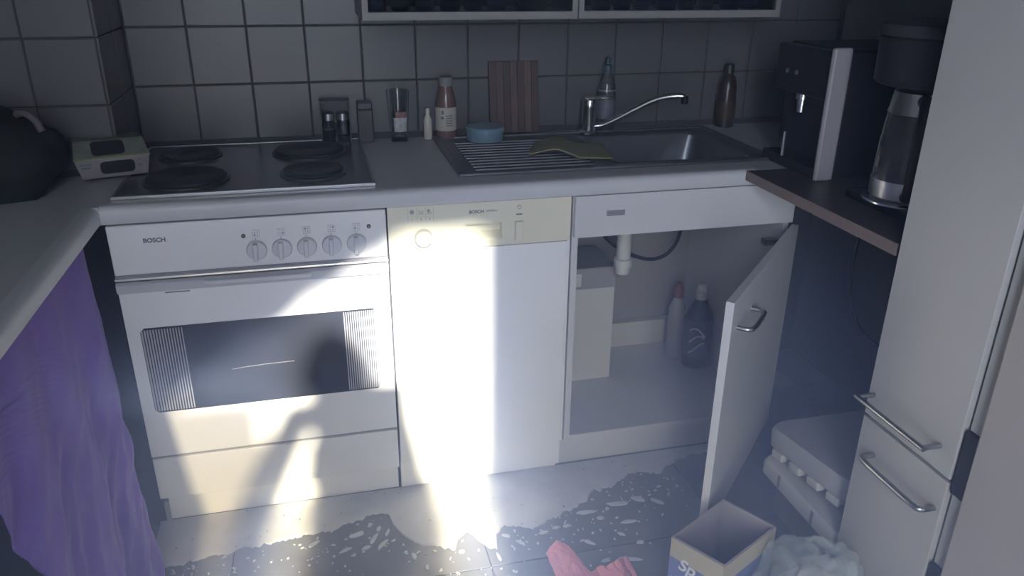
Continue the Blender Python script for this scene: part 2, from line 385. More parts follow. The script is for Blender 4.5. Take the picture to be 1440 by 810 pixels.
# ================================================================== SINK, TAP
sk=thing('kitchen_sink','stainless steel inset sink with ribbed drainer set in the worktop','sink',(1.2,.3,ZT))
KX0,KX1,KY0,KY1=.782,1.640,.082,.520
mb=MB()
mb.box(KX0+.02,BX0,KY0+.015,KY1-.015,ZT,ZT+.003).box(BX1,KX1-.015,KY0+.015,KY1-.015,ZT,ZT+.003).box(BX0,BX1,KY0+.015,BY0,ZT,ZT+.003).box(BX0,BX1,BY1,KY1-.015,ZT,ZT+.003)
mb.build('deck',M_SINK,sk)
MB().box(KX0,KX1,KY0,KY0+.016,ZT,ZT+.0075).box(KX0,KX1,KY1-.016,KY1,ZT,ZT+.0075).box(KX0,KX0+.021,KY0+.016,KY1-.016,ZT,ZT+.0075).box(KX1-.016,KX1,KY0+.016,KY1-.016,ZT,ZT+.0075).build('rim',M_SINK,sk,bevel=.002)
for k in range(11):
    y=.13+.030*k
    MB().tube([(KX0+.05,y,ZT+.003),(1.14,y,ZT+.003)],.004,seg=8).build('drainer_rib',M_SINK,sk,smooth=True)
def rrect(x0,x1,y0,y1,r,n=5):
    o=[]
    for cx,cy,a0 in ((x1-r,y1-r,0),(x0+r,y1-r,PI/2),(x0+r,y0+r,PI),(x1-r,y0+r,1.5*PI)):
        for k in range(n+1): a=a0+PI/2*k/n; o.append((cx+r*math.cos(a),cy+r*math.sin(a)))
    return o
mb=MB(); rings=[(0,.004,.02),(.004,-.004,.04),(.012,-.10,.05),(.03,-.150,.06),(.07,-.155,.06)]; N=24
vs=[]; fs=[]
for ins,z,r in rings: vs+=[(x,y,ZT+z) for x,y in rrect(BX0+.001+ins,BX1-.001-ins,BY0+.001+ins,BY1-.001-ins,r)]
for i in range(len(rings)-1):
    for k in range(N): fs.append((i*N+k,i*N+(k+1)%N,(i+1)*N+(k+1)%N,(i+1)*N+k))
fs.append(tuple(range((len(rings)-1)*N,len(rings)*N)))
mb.add(vs,fs).build('bowl',M_SINK,sk,smooth=True)
MB().lathe([(.035,0),(.035,.003),(.028,.003),(.010,.001)],(1.39,.29,ZT-.1545),seg=24).build('drain_strainer',M_CHROME,sk,smooth=True)
MB().lathe([(.021,0),(.021,.02),(.027,.022),(.027,.045),(.021,.047),(.021,.19)],(1.292,.258,.494),seg=24).build('drain_pipe',M_WPL,sk,smooth=True)

tp=thing('mixer_tap','chrome single lever mixer tap with long rising spout at the sink','tap',(1.245,.478,ZT+.003))
tx,ty,tz=1.245,.478,ZT+.0075
MB().lathe([(.027,0),(.027,.006),(.022,.010),(.0205,.075),(.0215,.080),(.0195,.098),(.010,.104)],(tx,ty,tz),seg=28).build('tap_body',M_CHROME,tp,smooth=True)
MB().hexa([(tx-.012,ty-.012,tz+.100),(tx+.012,ty-.012,tz+.100),(tx+.012,ty+.012,tz+.100),(tx-.012,ty+.012,tz+.100)],[(tx-.012,ty-.012,tz+.106),(tx+.012,ty-.012,tz+.106),(tx+.012,ty+.012,tz+.106),(tx-.012,ty+.012,tz+.106)]).hexa([(tx-.002,ty-.009,tz+.098),(tx+.075,ty-.006,tz+.104),(tx+.075,ty+.006,tz+.104),(tx-.002,ty+.009,tz+.098)],[(tx-.002,ty-.009,tz+.108),(tx+.075,ty-.006,tz+.110),(tx+.075,ty+.006,tz+.110),(tx-.002,ty+.009,tz+.108)]).build('lever',M_CHROME,tp,bevel=.002)
sp=MB().tube([(tx+.012,ty-.01,tz+.022),(tx+.04,ty-.02,tz+.025),(tx+.10,ty-.045,tz+.062),(tx+.165,ty-.075,tz+.104),(tx+.205,ty-.095,tz+.117),(tx+.237,ty-.11,tz+.120),(tx+.248,ty-.116,tz+.116)],.0085,seg=14,smooth=2).build('spout',M_CHROME,tp,smooth=True)
MB().lathe([(.010,0),(.0105,.004),(.0105,.020),(.009,.022)],(tx+.247,ty-.116,tz+.098),seg=18).build('aerator',M_BLACK,sp,smooth=True)

# ================================================================== THINGS ON THE WORKTOP
def bottle(name,label,cat,x,y,z0,prof,m,cap_prof,capm,labelm=None,lz=None,lr=None,group=None):
    t=thing(name,label,cat,(x,y,z0),group)
    MB().lathe(prof,(x,y,z0),seg=28).build('bottle_body',m,t,smooth=True)
    c=MB().lathe(cap_prof,(x,y,z0),seg=24).build('cap',capm,t,smooth=True)
    lb=None
    if labelm: lb=MB().lathe([(lr,lz[0]),(lr,lz[1])],(x,y,z0),seg=32,closed=False).build('paper_label',labelm,t,smooth=True)
    return t,lb
# spice rack with two jars
rk=thing('spice_rack','small dark rack on the worktop behind the hob','rack',(.511,.551,ZT))
RX0,RX1,RY0,RY1=.471,.553,.5475,.5580
M_RACK=mat('dark_rack',(.035,.035,.045),.4,var=.1)
rz=ZT
MB().box(RX0,RX1,.5575,.5590,rz,rz+.118).box(RX0,RX0+.003,.500,.5575,rz,rz+.116).box(RX1-.003,RX1,.500,.5575,rz,rz+.116).build('frame',M_RACK,rk)
B(RX0+.003,RX1-.003,.500,.5575,rz,rz+.004).build('shelf_board',M_RACK,rk)
B(RX0,RX1,.500,.5575,rz+.1165,rz+.1205).build('top_board',M_RACK,rk)
for k,(x,nm) in enumerate(((.4925,'clear glass spice jar beside the wall in the dark rack, nearer the hob'),(.5315,'clear glass spice jar with pale contents in the dark rack, beside the square tin'))):
    j=thing('spice_jar',nm,'jar',(x,.525,rz+.004))
    MB().lathe([(.016,0),(.0175,.004),(.0175,.052),(.014,.060),(.014,.062)],(x,.525,rz+.004),seg=24).build('jar_body',M_GLASS,j,smooth=True)
    MB().lathe([(.014,.002),(.0155,.005),(.0155,.018+.018*(1-k)),(.0,.020+.018*(1-k))],(x,.525,rz+.004),seg=20).build('spice',mat('grey_spice' if k else 'white_salt',(.5,.48,.45) if k else (.75,.75,.74),.8,var=.2,scale=60),j)
    MB().lathe([(.0165,.062),(.0165,.080),(.014,.082)],(x,.525,rz+.004),seg=24).build('lid',M_STEEL,j,smooth=True)
st=thing('spice_tin','small square dark brown tin standing beside the spice rack','tin',(.594,.533,ZT))
B(.572,.616,.510,.554,ZT,ZT+.092).build('body',mat('dark_brown_wood',(.06,.05,.05),.4,var=.2,scale=20),st,bevel=.004)
B(.573,.615,.511,.553,ZT+.0935,ZT+.112).build('top_cap',mat('dark_grey_cap',(.05,.05,.055),.35,var=.1),st,bevel=.003)
# drinking glass with print
gx,gy=.688,.520
dg=thing('drinking_glass','tall printed drinking glass standing on the worktop','glass',(gx,gy,ZT))
MB().lathe([(.0005,.0),(.023,0),(.0245,.004),(.0325,.143),(.0305,.143),(.0232,.014),(.0005,.012)],(gx,gy,ZT),seg=36,closed=False).build('glass_body',M_GLASS,dg,smooth=True)
mb=MB(); n=14
def arc_patch(mb,cx,cy,z0,z1,r0_,r1_,a0,a1,n=12):
    vs=[];fs=[]
    for i in range(n+1):
        a=a0+(a1-a0)*i/n; vs+=[(cx+r0_*math.cos(a),cy+r0_*math.sin(a),z0),(cx+r1_*math.cos(a),cy+r1_*math.sin(a),z1)]
    for i in range(n): fs.append((2*i,2*i+2,2*i+3,2*i+1))
    return mb.add(vs,fs)
arc_patch(mb,gx,gy,ZT+.030,ZT+.070,.0266,.0289,-2.2,-.75).build('white_print',mat('white_print',(.5,.5,.5),.5,var=.3,scale=80),dg)
arc_patch(MB(),gx,gy,ZT+.070,ZT+.086,.0289,.0298,-2.0,-.85).build('red_print',mat('dull_red_print',(.28,.14,.12),.5,var=.3,scale=80),dg)
# a tiny clear bottle behind
# brown bottle with white label
bx,by=.826,.529
M_BROWN=mat('brown_drink',(.16,.10,.085),.2,var=.05,coat=.3)
bo,lb=bottle('juice_bottle','small brown drink bottle with white label and grey cap','bottle',bx,by,ZT,
  [(.026,0),(.0305,.004),(.0308,.075),(.0305,.100),(.027,.120),(.0195,.142),(.0175,.150)],M_BROWN,[(.020,.150),(.0205,.152),(.0205,.172),(.018,.175)],mat('grey_cap',(.22,.22,.22),.45,var=.05),
  mat('cream_label',(.5,.47,.40),.6,var=.05,scale=40),(.026,.092),.0312)
mb=MB()
for k in range(5): arc_patch(mb,bx,by,ZT+.040+.007*k,ZT+.0425+.007*k,.0316,.0316,-1.75,-1.15,6)
arc_patch(mb,bx,by,ZT+.074,ZT+.084,.0316,.0316,-2.15,-1.95,6); arc_patch(mb,bx,by,ZT+.060,ZT+.067,.0316,.0316,-2.25,-1.95,6)
stuff(mb.build('label_print',M_GREYP,bo))
# small clear bottle beside it
sb,_=bottle('oil_vial','tiny pale glass vial standing between the printed glass and brown bottle','bottle',.772,.530,ZT,[(.011,0),(.0125,.003),(.0125,.055),(.006,.070),(.006,.074)],mat('pale_vial',(.62,.58,.50),.15,var=.05),[(.0068,.074),(.0068,.084),(.004,.088)],mat('ivory_cap',(.6,.56,.48),.4,var=.03))
# blue tin
bw=thing('tin_lid','shallow light blue round tin resting on the drainer','tin',(.925,.455,ZT+.0075))
M_BLUE=mat('light_blue_lacquer',(.20,.33,.40),.35,.2,var=.05)
MB().lathe([(.051,0),(.053,.003),(.053,.024)],(.925,.455,ZT+.007),seg=40).build('tin_body',M_BLUE,bw,smooth=True)
MB().lathe([(.0545,.0245),(.055,.027),(.055,.036),(.052,.039),(.001,.0395)],(.925,.455,ZT+.007),seg=40).build('lid',M_BLUE,bw,smooth=True)
# wooden chopping board leaning at the wall
cb=thing('chopping_board','striped dark wooden chopping board leaning on the wall behind the sink','board',(1.03,.53,ZT))
CM=Matrix.Translation((0,.522,ZT+.008))@Matrix.Rotation(-.14,4,'X')
woods=[(.13,.075,.05),(.17,.105,.07),(.10,.06,.045),(.19,.12,.08),(.12,.07,.05),(.21,.135,.09),(.12,.07,.048)]
for k,c in enumerate(woods):
    x0=.957+.021*k; c=tuple(q*.5 for q in c)
    MB().hexa([(x0,0,0),(x0+.021,0,0),(x0+.021,.018,0),(x0,.018,0)],[(x0-.0,0,.205),(x0+.021,0,.205),(x0+.021,.018,.205),(x0,.018,.205)]).xform(CM).build('wood_strip',ramp_mat('wood_%d'%k,[tuple(q*.75 for q in c),c,tuple(q*1.2 for q in c)],.55,nscale=7,vec_scale=(14,14,1.2)),cb,bevel=.001,seg=1)
# soap bottles
so,_=bottle('dish_soap_bottle','clear dish soap bottle with dark cap behind the mixer tap','bottle',1.318,.537,ZT,
  [(.024,0),(.0275,.006),(.0285,.110),(.0270,.130),(.019,.158),(.012,.172),(.012,.180)],mat('clear_soap',(.16,.18,.19),.12,trans=.55,var=.05),[(.0145,.180),(.0145,.196),(.009,.199),(.008,.216),(.005,.220)],mat('dark_teal_cap',(.03,.06,.07),.4,var=.05),
  mat('pale_soap_label',(.12,.135,.15),.5,var=.25,scale=50),(.040,.098),.0290)
arc_patch(MB(),1.318,.537,ZT+.122,ZT+.126,.0295,.0292,-2.9,-.2,10).build('bright_band',mat('band_grey',(.25,.26,.27),.3,.3,var=.02),so)
bottle('cleaner_bottle','dark brown-green cleaner bottle standing in the corner beyond the sink','bottle',1.715,.528,ZT,
  [(.026,0),(.030,.004),(.031,.085),(.029,.105),(.029,.125),(.022,.152),(.0125,.165)],mat('olive_bottle',(.028,.022,.016),.3,var=.1),[(.015,.165),(.015,.190),(.012,.193)],mat('green_black_cap',(.015,.03,.022),.4,var=.05),
  mat('ochre_label',(.045,.032,.02),.6,var=.2,scale=40),(.025,.080),.0316)
# yellow cloth over the sink divider
def sheet(fn,nu,nv,th=None):
    mb=MB(); vs=[fn(i/(nu-1),j/(nv-1)) for i in range(nu) for j in range(nv)]; fs=[]
    for i in range(nu-1):
        for j in range(nv-1): fs.append((i*nv+j,(i+1)*nv+j,(i+1)*nv+j+1,i*nv+j+1))
    return mb.add(vs,fs)
def solid(o,t,off=0):
    s=o.modifiers.new('thickness','SOLIDIFY'); s.thickness=t; s.offset=off; return o
def fy(u,v):
    P=Vector((.992,.225))*(1-u)*(1-v)+Vector((1.205,.158))*u*(1-v)+Vector((1.055,.385))*(1-u)*v+Vector((1.235,.335))*u*v
    z=ZT+.010+.010*math.sin(u*5.2+.4)*(1-.5*v)+.012*math.exp(-((u-.35)/.2)**2)+.003*noise.noise((u*6,v*6,1))
    return (P.x,P.y,max(z,ZT+.0095))
tag(solid(sheet(fy,30,22).build('dish_cloth',M_YELLOW,smooth=True),.0035,1),'yellow-green sponge cloth lying creased on the drainer','cloth')

# egg carton with cut-out windows
ec=thing('egg_carton','white and green printed egg carton with dark cut-out windows on the hob corner','carton',(-.02,.27,ZT+.009))
EM=Matrix.Translation((-.020,.265,ZT+.0085))@Matrix.Rotation(math.radians(17),4,'Z')
M_CART=mat('printed_white_card',(.26,.235,.245),.7,var=.12,scale=35); M_CARTG=mat('printed_green_card',(.14,.155,.125),.7,var=.25,scale=45)
Lx,Ly=.080,.055
MB().hexa([(-Lx+.012,-Ly+.014,0),(Lx-.008,-Ly+.014,0),(Lx-.008,Ly-.01,0),(-Lx+.012,Ly-.01,0)],[(-Lx,-Ly,.048),(Lx,-Ly,.048),(Lx,Ly,.048),(-Lx,Ly,.048)]).xform(EM).build('tray',M_CART,ec,bevel=.002)
MB().hexa([(-Lx,-Ly,.0505),(Lx,-Ly,.0505),(Lx,Ly,.0505),(-Lx,Ly,.0505)],[(-Lx+.006,-Ly+.040,.083),(Lx-.006,-Ly+.040,.083),(Lx-.006,Ly-.012,.083),(-Lx+.006,Ly-.012,.083)]).xform(EM).build('lid',M_CARTG,ec,bevel=.002)
B(-Lx-.0005,Lx+.0005,-Ly-.001,Ly,.0478,.0508).xform(EM).build('yellow_seam',mat('yellow_green_seam',(.19,.20,.07),.6,var=.1),ec)
def plate_on(p0,p1,q0,q1,r,nrm,th):
    """rounded rectangle laid on a sloping face: p0-p1 along x, q from low to high point (y,z)"""
    o=[]
    for (cx,cz,a0) in ((p1-r,1,0),(p0+r,1,1),(p0+r,0,2),(p1-r,0,3)):
        for k in range(6):
            a=(a0+k/5)*PI/2; s_=(r*math.sin(a))/math.hypot(q1[0]-q0[0],q1[1]-q0[1])
            rr_=r/math.hypot(q1[0]-q0[0],q1[1]-q0[1]); t=(1-rr_ if cz else rr_)+s_
            o.append(Vector((cx+r*math.cos(a),q0[0]+(q1[0]-q0[0])*t,q0[1]+(q1[1]-q0[1])*t)))
    n=Vector(nrm).normalized()*th; N_=len(o)
    return MB().add(o+[p+n for p in o],[tuple(range(N_)),tuple(range(N_,2*N_))]+[(i,(i+1)%N_,N_+(i+1)%N_,N_+i) for i in range(N_)])
M_HOLE=mat('dark_window_card',(.02,.022,.024),.6,var=.1)
plate_on(-.028,.045,(-Ly+.0105,.010),(-Ly+.002,.040),.010,(0,-1,-.28),.0012).xform(EM).build('front_window',M_HOLE,ec)
plate_on(-.040,.030,(-Ly+.004,.0545),(-Ly+.036,.0800),.010,(0,-.6,1),.0012).xform(EM).build('lid_window',M_HOLE,ec)
for k,(a,b,zz) in enumerate(((-.070,-.045,.034),(-.066,-.047,.026),(.052,.060,.036),(.064,.072,.030),(.052,.060,.022))):
    yy=-Ly+.0140*(1-zz/.048)
    MB().box(a,b,yy-.0012,yy+.002,zz,zz+.006).xform(EM).build('print_mark',M_GREYP,ec)

# dark green bag slumped on the left-hand worktop
def lump(name,c,rad,m,parent=None,amp=.12,fr=3.0,seed=0,sub=4,flat=True):
    bm=bmesh.new(); bmesh.ops.create_icosphere(bm,subdivisions=sub,radius=1)
    for v in bm.verts:
        p=v.co.copy(); d=1+amp*noise.noise(p*fr*.5+Vector((seed,0,0)))*1.6+amp*.5*noise.noise(p*fr*1.7+Vector((0,seed,3)))
        q=Vector((p.x*rad[0]*d,p.y*rad[1]*d,p.z*rad[2]*d))
        if flat and q.z<-rad[2]*.75: q.z=-rad[2]*.75
        v.co=q
    lo=min(v.co.z for v in bm.verts)
    me=bpy.data.meshes.new(name); bm.to_mesh(me); bm.free()
    for v in me.vertices: v.co.z-=lo
    for p in me.polygons: p.use_smooth=True
    me.materials.append(m)
    return link(me,name,c,parent)
gb_=thing('shopping_bag','dark green cloth bag slumped on the worktop below the tiled shaft','bag',(-.245,.145,ZT))
lump('bag_body',(-.245,.130,ZT),(.150,.120,.112),mat('dark_green_cloth',(.008,.012,.009),.85,var=.2,scale=10,bump=.2),gb_,amp=.16,fr=2.6,seed=4)
MB().tube([(-.148,.115,ZT+.178),(-.128,.10,ZT+.185),(-.108,.095,ZT+.168),(-.100,.092,ZT+.145)],.008,seg=10,smooth=2).build('handle_loop',mat('grey_pink_strap',(.10,.08,.085),.7,var=.1),gb_,smooth=True)

# ================================================================== RIGHT-HAND BOARD AND MACHINES
rb=thing('side_shelf','dark wooden shelf board with brown edge joining the worktop at right','shelf',(1.81,-.28,.828))
B(1.5035,XR-.002,-.56,-.002,.829,ZT).build('board',ramp_mat('dark_board',[(.035,.033,.036),(.05,.047,.05),(.065,.06,.06)],.4,nscale=5,vec_scale=(2,14,2)),rb)
B(1.5000,1.5035,-.56,-.002,.829,ZT).build('edge_strip',mat('brown_edge',(.16,.12,.115),.5,var=.08,scale=20),rb)
tag(MB().tube([(1.760,-.16,.828),(1.742,-.165,.76),(1.712,-.185,.66),(1.700,-.22,.56),(1.712,-.27,.50),(1.76,-.33,.465),(1.80,-.42,.46)],.0035,seg=8,smooth=2).build('power_cable',mat('black_cable',(.015,.02,.018),.5,var=.1),smooth=True),'black power cable hanging in a loop under the side shelf','cable')
# espresso machine
em=thing('espresso_machine','boxy black coffee machine with pale grey upright side strip','coffee machine',(1.76,0,ZT))
B(1.660,1.90,-.118,.128,ZT,ZT+.300).build('body',M_BLACK,em,bevel=.006)
B(1.612,1.660,-.105,.118,ZT,ZT+.028).build('drip_tray',M_BLACK,em,bevel=.003)
B(1.618,1.660,-.105,.118,ZT+.185,ZT+.297).build('brew_head',M_BLACK,em,bevel=.006)
B(1.606,1.655,-.133,-.1185,ZT,ZT+.308).build('side_strip',mat('pale_grey_panel',(.26,.245,.26),.45,var=.03),em,bevel=.006)
MB().lathe([(.010,0),(.012,.03),(.016,.032),(.016,.045)],(1.637,.01,ZT+.14),seg=16).build('coffee_spout',M_CHROME,em,smooth=True)
for y in (.06,.02): MB().lathe([(.006,0),(.006,.003)],(1.6175,y,ZT+.235),seg=12,M=Matrix.Rotation(-PI/2,4,'Y')).build('button',M_STEEL,em)
B(1.607,1.613,.02,.026,ZT+.028,ZT+.09).build('tube_guide',M_STEEL,em,bevel=.001)
# filter coffee maker with jug
fm=thing('filter_coffee_maker','tall black filter coffee maker with steel trim beside the tall cabinet','coffee maker',(1.70,-.36,ZT))
fx,fy_=1.652,-.372
B(1.60,1.86,-.470,-.255,ZT,ZT+.022).build('base_plate',M_BLACK,fm,bevel=.006)
MB().lathe([(.078,.0225),(.078,.026),(.074,.028)],(fx,fy_,ZT),seg=40).build('hot_plate_ring',M_CHROME,fm,smooth=True)
B(1.745,1.86,-.455,-.262,ZT+.022,ZT+.30).build('tower',M_BLACK,fm,bevel=.008)
MB().lathe([(.088,.262),(.096,.268),(.098,.352),(.094,.356)],(fx,fy_,ZT),seg=40).build('filter_housing',M_BLACK,fm,smooth=True)
MB().lathe([(.100,.3565),(.102,.362),(.100,.378),(.090,.384)],(fx,fy_,ZT),seg=40).build('lid',M_BLACKM,fm,smooth=True)
jg=thing('coffee_jug','dark thermos jug with steel bands and black handle in the coffee maker','jug',(fx,fy_,ZT+.028))
MB().lathe([(.060,.029),(.066,.034),(.067,.070)],(fx,fy_,ZT),seg=36).build('steel_base_band',M_STEEL,jg,smooth=True)
MB().lathe([(.0665,.0705),(.064,.14),(.058,.205)],(fx,fy_,ZT),seg=36).build('jug_body',mat('dark_glass_jug',(.03,.03,.035),.12,var=.05,coat=.5),jg,smooth=True)
MB().lathe([(.0585,.2055),(.057,.212),(.052,.248)],(fx,fy_,ZT),seg=36).build('steel_collar',M_STEEL,jg,smooth=True)
MB().lathe([(.048,.2485),(.048,.258),(.030,.260)],(fx,fy_,ZT),seg=30).build('jug_lid',M_BLACK,jg,smooth=True)
hd=Vector((-.55,-.83,0)).normalized()
hp=lambda r,z:(fx+hd.x*r,fy_+hd.y*r,ZT+z)
MB().tube([hp(.052,.235),hp(.085,.240),hp(.104,.215),hp(.108,.150),hp(.102,.080),hp(.090,.050),hp(.066,.045)],.013,seg=12,smooth=2).build('handle',M_BLACK,jg,smooth=True)

# ================================================================== TALL UNITS AT RIGHT
tc=thing('tall_cabinet','narrow white tall larder cabinet with two steel bar handles','cabinet',(1.80,-.69,0))
M_TALL=mat('warm_white_front',(.395,.385,.375),.42,var=.02,scale=4)
TY0,TY1=-.806,-.568
B(1.521,XR-.003,TY0,TY1,.08,2.2).build('carcass',M_LAM,tc)
du=B(1.500,1.520,TY0+.002,TY1-.001,.491,2.198).build('upper_door',M_TALL,tc,bevel=.0015)
dl=B(1.500,1.520,TY0+.002,TY1-.001,.100,.484).build('lower_door',M_TALL,tc,bevel=.0015)
B(1.55,XR-.01,TY0+.005,TY1-.005,0,.079).build('plinth',M_LAM,tc)
MB().tube([(1.501,-.585,.540),(1.462,-.585,.540)],.0052,seg=10).tube([(1.462,-.580,.540),(1.462,-.772,.540)],.0052,seg=10).tube([(1.501,-.767,.540),(1.462,-.767,.540)],.0052,seg=10).build('handle',M_STEEL,du,smooth=True)
MB().tube([(1.501,-.618,.418),(1.472,-.618,.418),(1.466,-.630,.418),(1.466,-.776,.418),(1.472,-.788,.418),(1.501,-.788,.418)],.0058,seg=10,smooth=2).build('handle',M_STEEL,dl,smooth=True)
fr=thing('tall_unit','tall plain off-white unit with grey side edge and black hinge blocks beside the larder','tall unit',(1.80,-1.15,0))
B(1.536,XR-.003,-1.44,-.842,.02,2.0).build('body',M_LAM,fr)
B(1.508,XR-.2,-.842,-.812,.02,2.0).build('side_edge',mat('grey_edge',(.30,.30,.305),.5,var=.03),fr)
B(1.494,1.535,-1.44,-.843,.05,1.99).build('door',mat('pinkish_white_front',(.335,.31,.295),.45,var=.02),fr,bevel=.004)
for z0,z1 in ((.470,.600),(.18,.312)):
    B(1.500,1.515,-.842,-.811,z0,z1).build('hinge_block',M_BLACK,fr,bevel=.002)

# ================================================================== UNDER THE SINK
bu=thing('box_unit','white box with grey upper band and small plate inside the sink cabinet','box',(1.185,.40,.117))
B(1.080,1.292,.305,.495,.118,.430).build('lower_casing',M_WPL,bu,bevel=.003)
B(1.080,1.294,.303,.495,.4305,.497).build('upper_band',mat('mid_grey_casing',(.30,.30,.32),.5,var=.03),bu,bevel=.003)
B(1.163,1.183,.3005,.3035,.440,.482).build('name_plate',M_WPL,bu,bevel=.001)
tag(MB().tube([(1.27,.46,.60),(1.30,.46,.545),(1.35,.46,.495),(1.41,.46,.462),(1.48,.46,.44),(1.54,.46,.462),(1.572,.46,.53),(1.575,.46,.66),(1.57,.47,.76)],.006,seg=10,smooth=2).build('water_hose',M_BLACK,smooth=True),'thin dark hose sagging across the back of the sink cabinet','hose')
bottle('cleaning_bottle','pale slim bottle with dull red cap inside the sink cabinet','bottle',1.553,.400,.118,[(.024,0),(.027,.005),(.027,.175),(.014,.205),(.012,.213)],mat('pale_grey_bottle',(.36,.36,.40),.4,var=.05),[(.016,.213),(.016,.245),(.006,.262)],mat('dull_red_cap',(.22,.08,.08),.5,var=.05))
b2,lb2=bottle('detergent_bottle','large dark detergent bottle with white cap and swirl label inside the sink cabinet','bottle',1.594,.325,.118,[(.036,0),(.043,.006),(.043,.150),(.040,.185),(.022,.222),(.017,.236)],mat('dark_blue_bottle',(.03,.035,.06),.3,var=.1),[(.020,.236),(.020,.262),(.016,.264),(.013,.285),(.010,.287)],M_WPL,
  mat('purple_label',(.10,.10,.20),.5,var=.3,scale=40),(.04,.17),.0436)
mb=MB()
for k in range(3): mb.tube([(1.594+.0445*math.cos(a),.325+.0445*math.sin(a),.118+.08+.025*k+.018*math.sin(3*a+k)) for a in [-2.6+.12*i for i in range(10)]],.003,seg=6)
stuff(mb.build('label_swirls',M_WPL,b2))

# ================================================================== WALL CABINET
wc_=thing('wall_cabinet','cream wall cabinet with two glazed doors above the worktop','cabinet',(1.14,.42,1.20))
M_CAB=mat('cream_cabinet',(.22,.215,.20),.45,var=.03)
WX0,WX1,WY=.587,1.70,.265
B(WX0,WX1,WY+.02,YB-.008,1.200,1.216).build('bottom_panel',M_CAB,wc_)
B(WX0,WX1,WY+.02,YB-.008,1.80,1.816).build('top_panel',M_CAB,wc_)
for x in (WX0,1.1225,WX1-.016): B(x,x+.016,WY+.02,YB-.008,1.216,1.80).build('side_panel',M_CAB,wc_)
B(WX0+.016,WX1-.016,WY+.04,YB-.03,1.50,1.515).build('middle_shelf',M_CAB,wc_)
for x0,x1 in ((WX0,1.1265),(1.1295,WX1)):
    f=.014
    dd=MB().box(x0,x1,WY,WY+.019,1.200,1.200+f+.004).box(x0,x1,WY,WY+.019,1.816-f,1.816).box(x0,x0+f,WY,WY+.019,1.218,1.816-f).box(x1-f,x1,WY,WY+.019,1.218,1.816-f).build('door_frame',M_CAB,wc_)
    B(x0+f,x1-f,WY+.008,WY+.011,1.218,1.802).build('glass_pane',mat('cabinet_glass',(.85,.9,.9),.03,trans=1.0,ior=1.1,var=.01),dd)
gm=[mat('teal_glass',(.10,.22,.24),.08,trans=.6,var=.03),mat('smoky_glass',(.25,.28,.30),.06,trans=.7,var=.03),mat('green_glass',(.08,.20,.12),.08,trans=.6,var=.03),mat('brown_red_glass',(.22,.08,.06),.1,trans=.5,var=.03)]
gname=['teal','smoke grey','green','brownish red']
for k in range(17):
    x=.625+.0620*k
    if k in (6,7): continue
    if x>1.10: x+=.03
    if x>1.66: break
    q=(0,1,0,1,2,0,3,1,3,2,0,0,2,1,1,3,1)[k]; r=.024 if k%3 else .027
    o=MB().lathe([(.0005,0),(r-.003,0),(r-.001,.003),(r+.003,.105),(r+.001,.105),(r-.003,.010),(.0005,.008)],(x,.335+.012*((k*7)%3),1.2165),seg=20,closed=False).build('tumbler',gm[q],smooth=True)
    tag(o,'%s drinking tumbler standing on the bottom shelf behind the glazed doors'%gname[q],'glass','tumblers in the wall cabinet, '+gname[q])
MB_=MB().lathe([(.0005,0),(.03,0),(.055,.045),(.052,.046),(.028,.006),(.0005,.005)],(1.028,.335,1.2165),seg=28,closed=False)
tag(MB_.build('bowl',M_WPL,smooth=True),'white china bowl at the end of the tumblers in the wall cabinet','bowl')

# ================================================================== PURPLE CURTAIN
def fc(u,v):
    # u: 0 at the oven end .. 1 towards the viewer; v: 0 top .. 1 hem
    y0=-.085-.04*v**1.5; y1=-1.25+ (0 if v<.10 else .53*min(1,(v-.10)/.11)**.6)
    if v>.21: y1=-.72+.24*((v-.21)/.79)**.9
    y=y0+(y1-y0)*u
    z=(ZB-.004)*(1-v)+.004*v
    amp=.004+.020*v
    s=y*(34-9*v)+1.4*noise.noise((y*4,v*2,0))
    x=-.022+.030*v*(.5+.5*math.exp(-((u-.2)/.5)**2))+amp*.8*math.sin(s)+.010*v*noise.noise((y*9,v*5,2))+.007*math.sin((y*.8+v*.62)*62+3*noise.noise((y*5,v*4,7)))*max(0,noise.noise((y*4,v*4,11))+.15)*min(1,v*2)+.016*noise.noise((y*24+v*7,v*7,5))*v+.005*noise.noise((y*60+v*20,v*22,8))*v
    return (min(x,.055),y,z)
cu=sheet(fc,170,90).build('hanging_cloth',M_PURPLE,smooth=True)
ct=thing('curtain','purple cotton curtain hanging under the worktop edge','curtain',(0,-.6,0))
cu.parent=ct; cu.location=Vector(cu.location)-Vector(ct.location); solid(cu,.0018)
MB().tube([(-.022,-.08,ZB-.006),(-.022,-1.25,ZB-.006)],.004,seg=8).build('curtain_wire',M_STEEL,ct)
nb=thing('void_bag','black bag added in the dark void beside the drawn purple curtain','bag',(-.12,-.82,0))  # black bag added to fill the dark void under the worktop
lump('bag_body',(-.14,-.86,0),(.13,.17,.34),mat('black_nylon',(.010,.011,.012),.6,var=.2,scale=12,bump=.25),nb,amp=.10,fr=3,seed=9)
MB().tube([(-.03,-.76,.40),(.0,-.77,.46),(-.03,-.80,.54),(-.08,-.84,.56)],.010,seg=8,smooth=2).build('strap',M_BLACKM,nb,smooth=True)
struct(B(XL+.002,XL+.02,-1.7,CY-.01,0,.80).build('baseboard_left',mat('dark_under_counter',(.10,.10,.11),.9,var=.1)))

